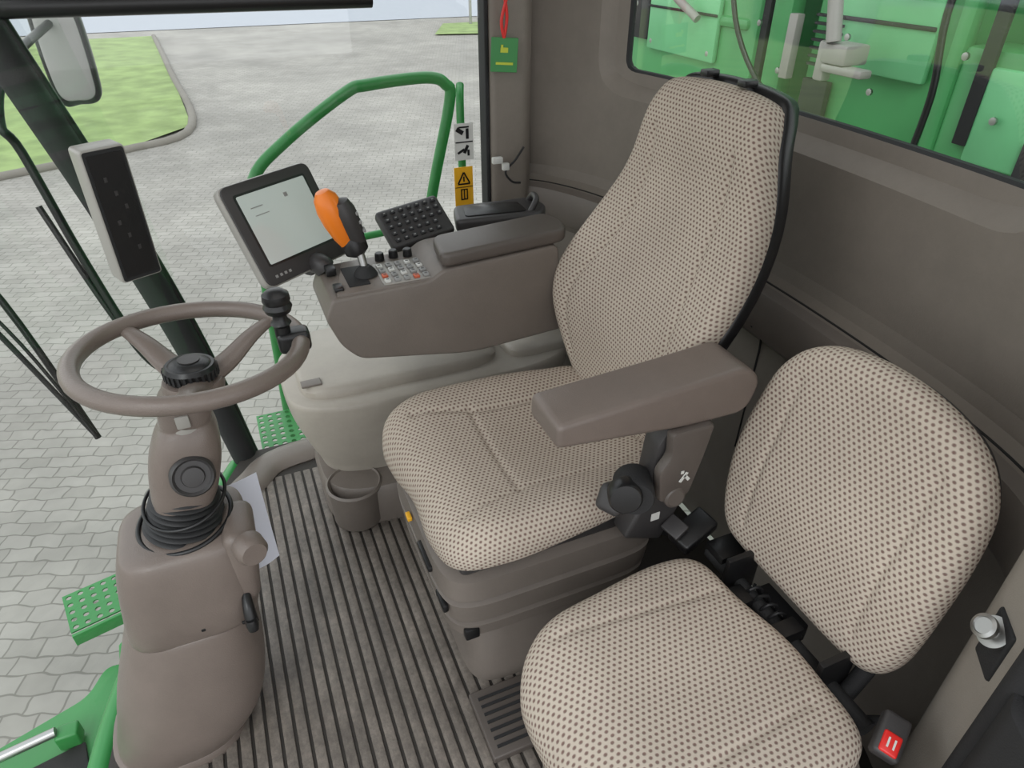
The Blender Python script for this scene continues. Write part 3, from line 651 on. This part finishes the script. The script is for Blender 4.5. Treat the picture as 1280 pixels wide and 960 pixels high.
rbox('ladder_hinge',(-.64,1.24,-.25),(.05,.04,.05),GRN,FD,bev=.006)
tube('ladder_rail',[(-.52,1.46,-.25),(-.5,1.2,-.25),(-.5,.9,-.25)],.022,GRN,FD)
WI=grp('windshield_wiper',(-.5,1.66,.5))
tube('wiper_blade',[(-.60,1.72,.90),(-.51,1.68,.69),(-.43,1.63,.32)],.008,BLK,WI)
tube('wiper_arm',[(-.62,1.66,.86),(-.53,1.62,.66),(-.43,1.63,.32)],.006,BLKM,WI)
tube('wiper_hose',[(-.60,1.70,.80),(-.50,1.64,.60),(-.43,1.62,.34)],.004,BLK,WI)
MI=grp('side_mirror',(-.36,2.5,1.05))
pillow('mirror_housing',[(-.06,-.11),(0,-.13),(.05,-.12),(.065,-.06),(.065,.12),(.04,.16),(-.04,.16),(-.065,.12)],(-.345,2.5,1.06),X,Z,-Y,.05,.02,BLK,MI,None,nr=8)
pillow('mirror_glass',[(-.05,-.09),(0,-.115),(.042,-.105),(.052,-.05),(.052,.10),(.03,.145),(-.03,.145),(-.052,.10)],(-.345,2.497,1.06),X,Z,-Y,.004,.002,STEEL,MI,None,nr=8)
tube('mirror_arm',[(-.36,2.5,1.15),(-.42,2.1,1.1),(-.45,1.98,1.0),(-.43,1.98,.93),(-.38,1.95,.65),(-.32,1.92,.41),(-.25,1.92,.36)],.011,BLK,MI)
tube('mirror_brace',[(-.44,1.98,.80),(-.36,1.93,.50),(-.30,1.92,.33),(-.22,1.92,.30)],.008,BLK,MI)
# parked machine behind
HM=grp('combine_harvester',(2.6,3,1))
bx=[((2.9,3.2,.4),(.6,5.6,4.6)),((2.52,2.1,1.0),(.2,.7,1.1)),((2.50,3.3,.75),(.25,1.1,.9)),((2.52,4.8,1.1),(.2,1.2,1.2)),((2.45,3.2,1.55),(.3,1.6,.12)),((2.48,1.55,.6),(.2,.35,.9)),((2.42,2.62,1.1),(.08,.12,1.5)),((2.42,4.0,1.1),(.08,.10,1.5)),((2.40,1.75,.9),(.06,.06,1.9)),((2.38,3.25,1.0),(.05,.9,.05)),((2.38,2.2,.62),(.08,1.1,.06)),((2.4,1.2,1.2),(.1,.25,.8))]
boxes('body_panels',bx,GRNL,HM,bev=.02)
boxes('pale_panels',[((2.40,2.1,1.15),(.03,.5,.5)),((2.36,3.3,.95),(.03,.6,.28)),((2.41,4.6,1.1),(.03,.7,.6)),((2.38,1.5,.85),(.03,.2,.3)),((2.56,5.6,1.0),(.1,.3,1.3))],GRNP,HM,bev=.012)
boxes('panel_gaps',[((2.38,2.1,1.08),(.006,.5,.015)),((2.34,3.3,1.02),(.006,.6,.012)),((2.40,2.35,.75),(.03,.14,.18)),((2.36,3.68,1.0),(.03,.16,.3)),((2.39,4.6,1.2),(.01,.7,.02)),((2.41,2.75,.9),(.03,.08,1.0)),((2.39,2.9,1.35),(.03,.3,.2)),((2.37,1.62,1.1),(.02,.05,.7)),((2.37,1.3,.75),(.04,.2,.12)),((2.41,4.15,.9),(.02,.10,.9))],BLKM,HM,bev=.004)
boxes('brackets',[((2.36,3.0,1.20),(.03,.14,.08)),((2.37,1.95,1.3),(.04,.08,.2)),((2.35,3.0,.72),(.05,.2,.05)),((2.36,2.5,.95),(.04,.05,.25)),((2.36,4.3,.9),(.04,.12,.1)),((2.34,2.62,1.3),(.03,.06,.3))],SILV,HM,bev=.005)
for i in range(22):
    lathe('bolt_%d'%i,[(0,0),(.013,0),(.013,.010),(0,.012)],(2.355,1.35+i*.17,[1.22,.85,1.02][i%3]),(-1,0,0),STEEL,HM,seg=8)
boxes('louvres',[((2.37,3.85,1.05+.03*k),(.02,.2,.010)) for k in range(9)]+[((2.375,2.33,.9+.03*k),(.02,.14,.010)) for k in range(7)],BLKM,HM)
tube('gas_strut',[(2.2,2.32,1.75),(2.2,2.12,1.02)],.020,STEEL,HM,sm=1)
tube('strut_sleeve',[(2.2,2.18,1.25),(2.2,2.12,1.02)],.028,SILV,HM,sm=1)
boxes('strut_mount',[((2.25,2.10,.98),(.12,.12,.07)),((2.22,2.05,.93),(.06,.20,.03)),((2.22,2.16,.95),(.05,.05,.14))],SILV,HM,bev=.01)
tube('hose_1',[(2.28,1.65,1.6),(2.24,1.72,1.2),(2.26,1.7,.9),(2.3,1.75,.6)],.012,BLK,HM)
tube('hose_2',[(2.3,3.6,1.6),(2.25,3.4,1.2),(2.3,3.1,1.0)],.02,SILV,HM)
tube('hose_3',[(2.3,2.9,1.6),(2.26,2.8,1.1),(2.3,2.6,.8),(2.3,2.3,.7)],.012,BLK,HM)
print('done')
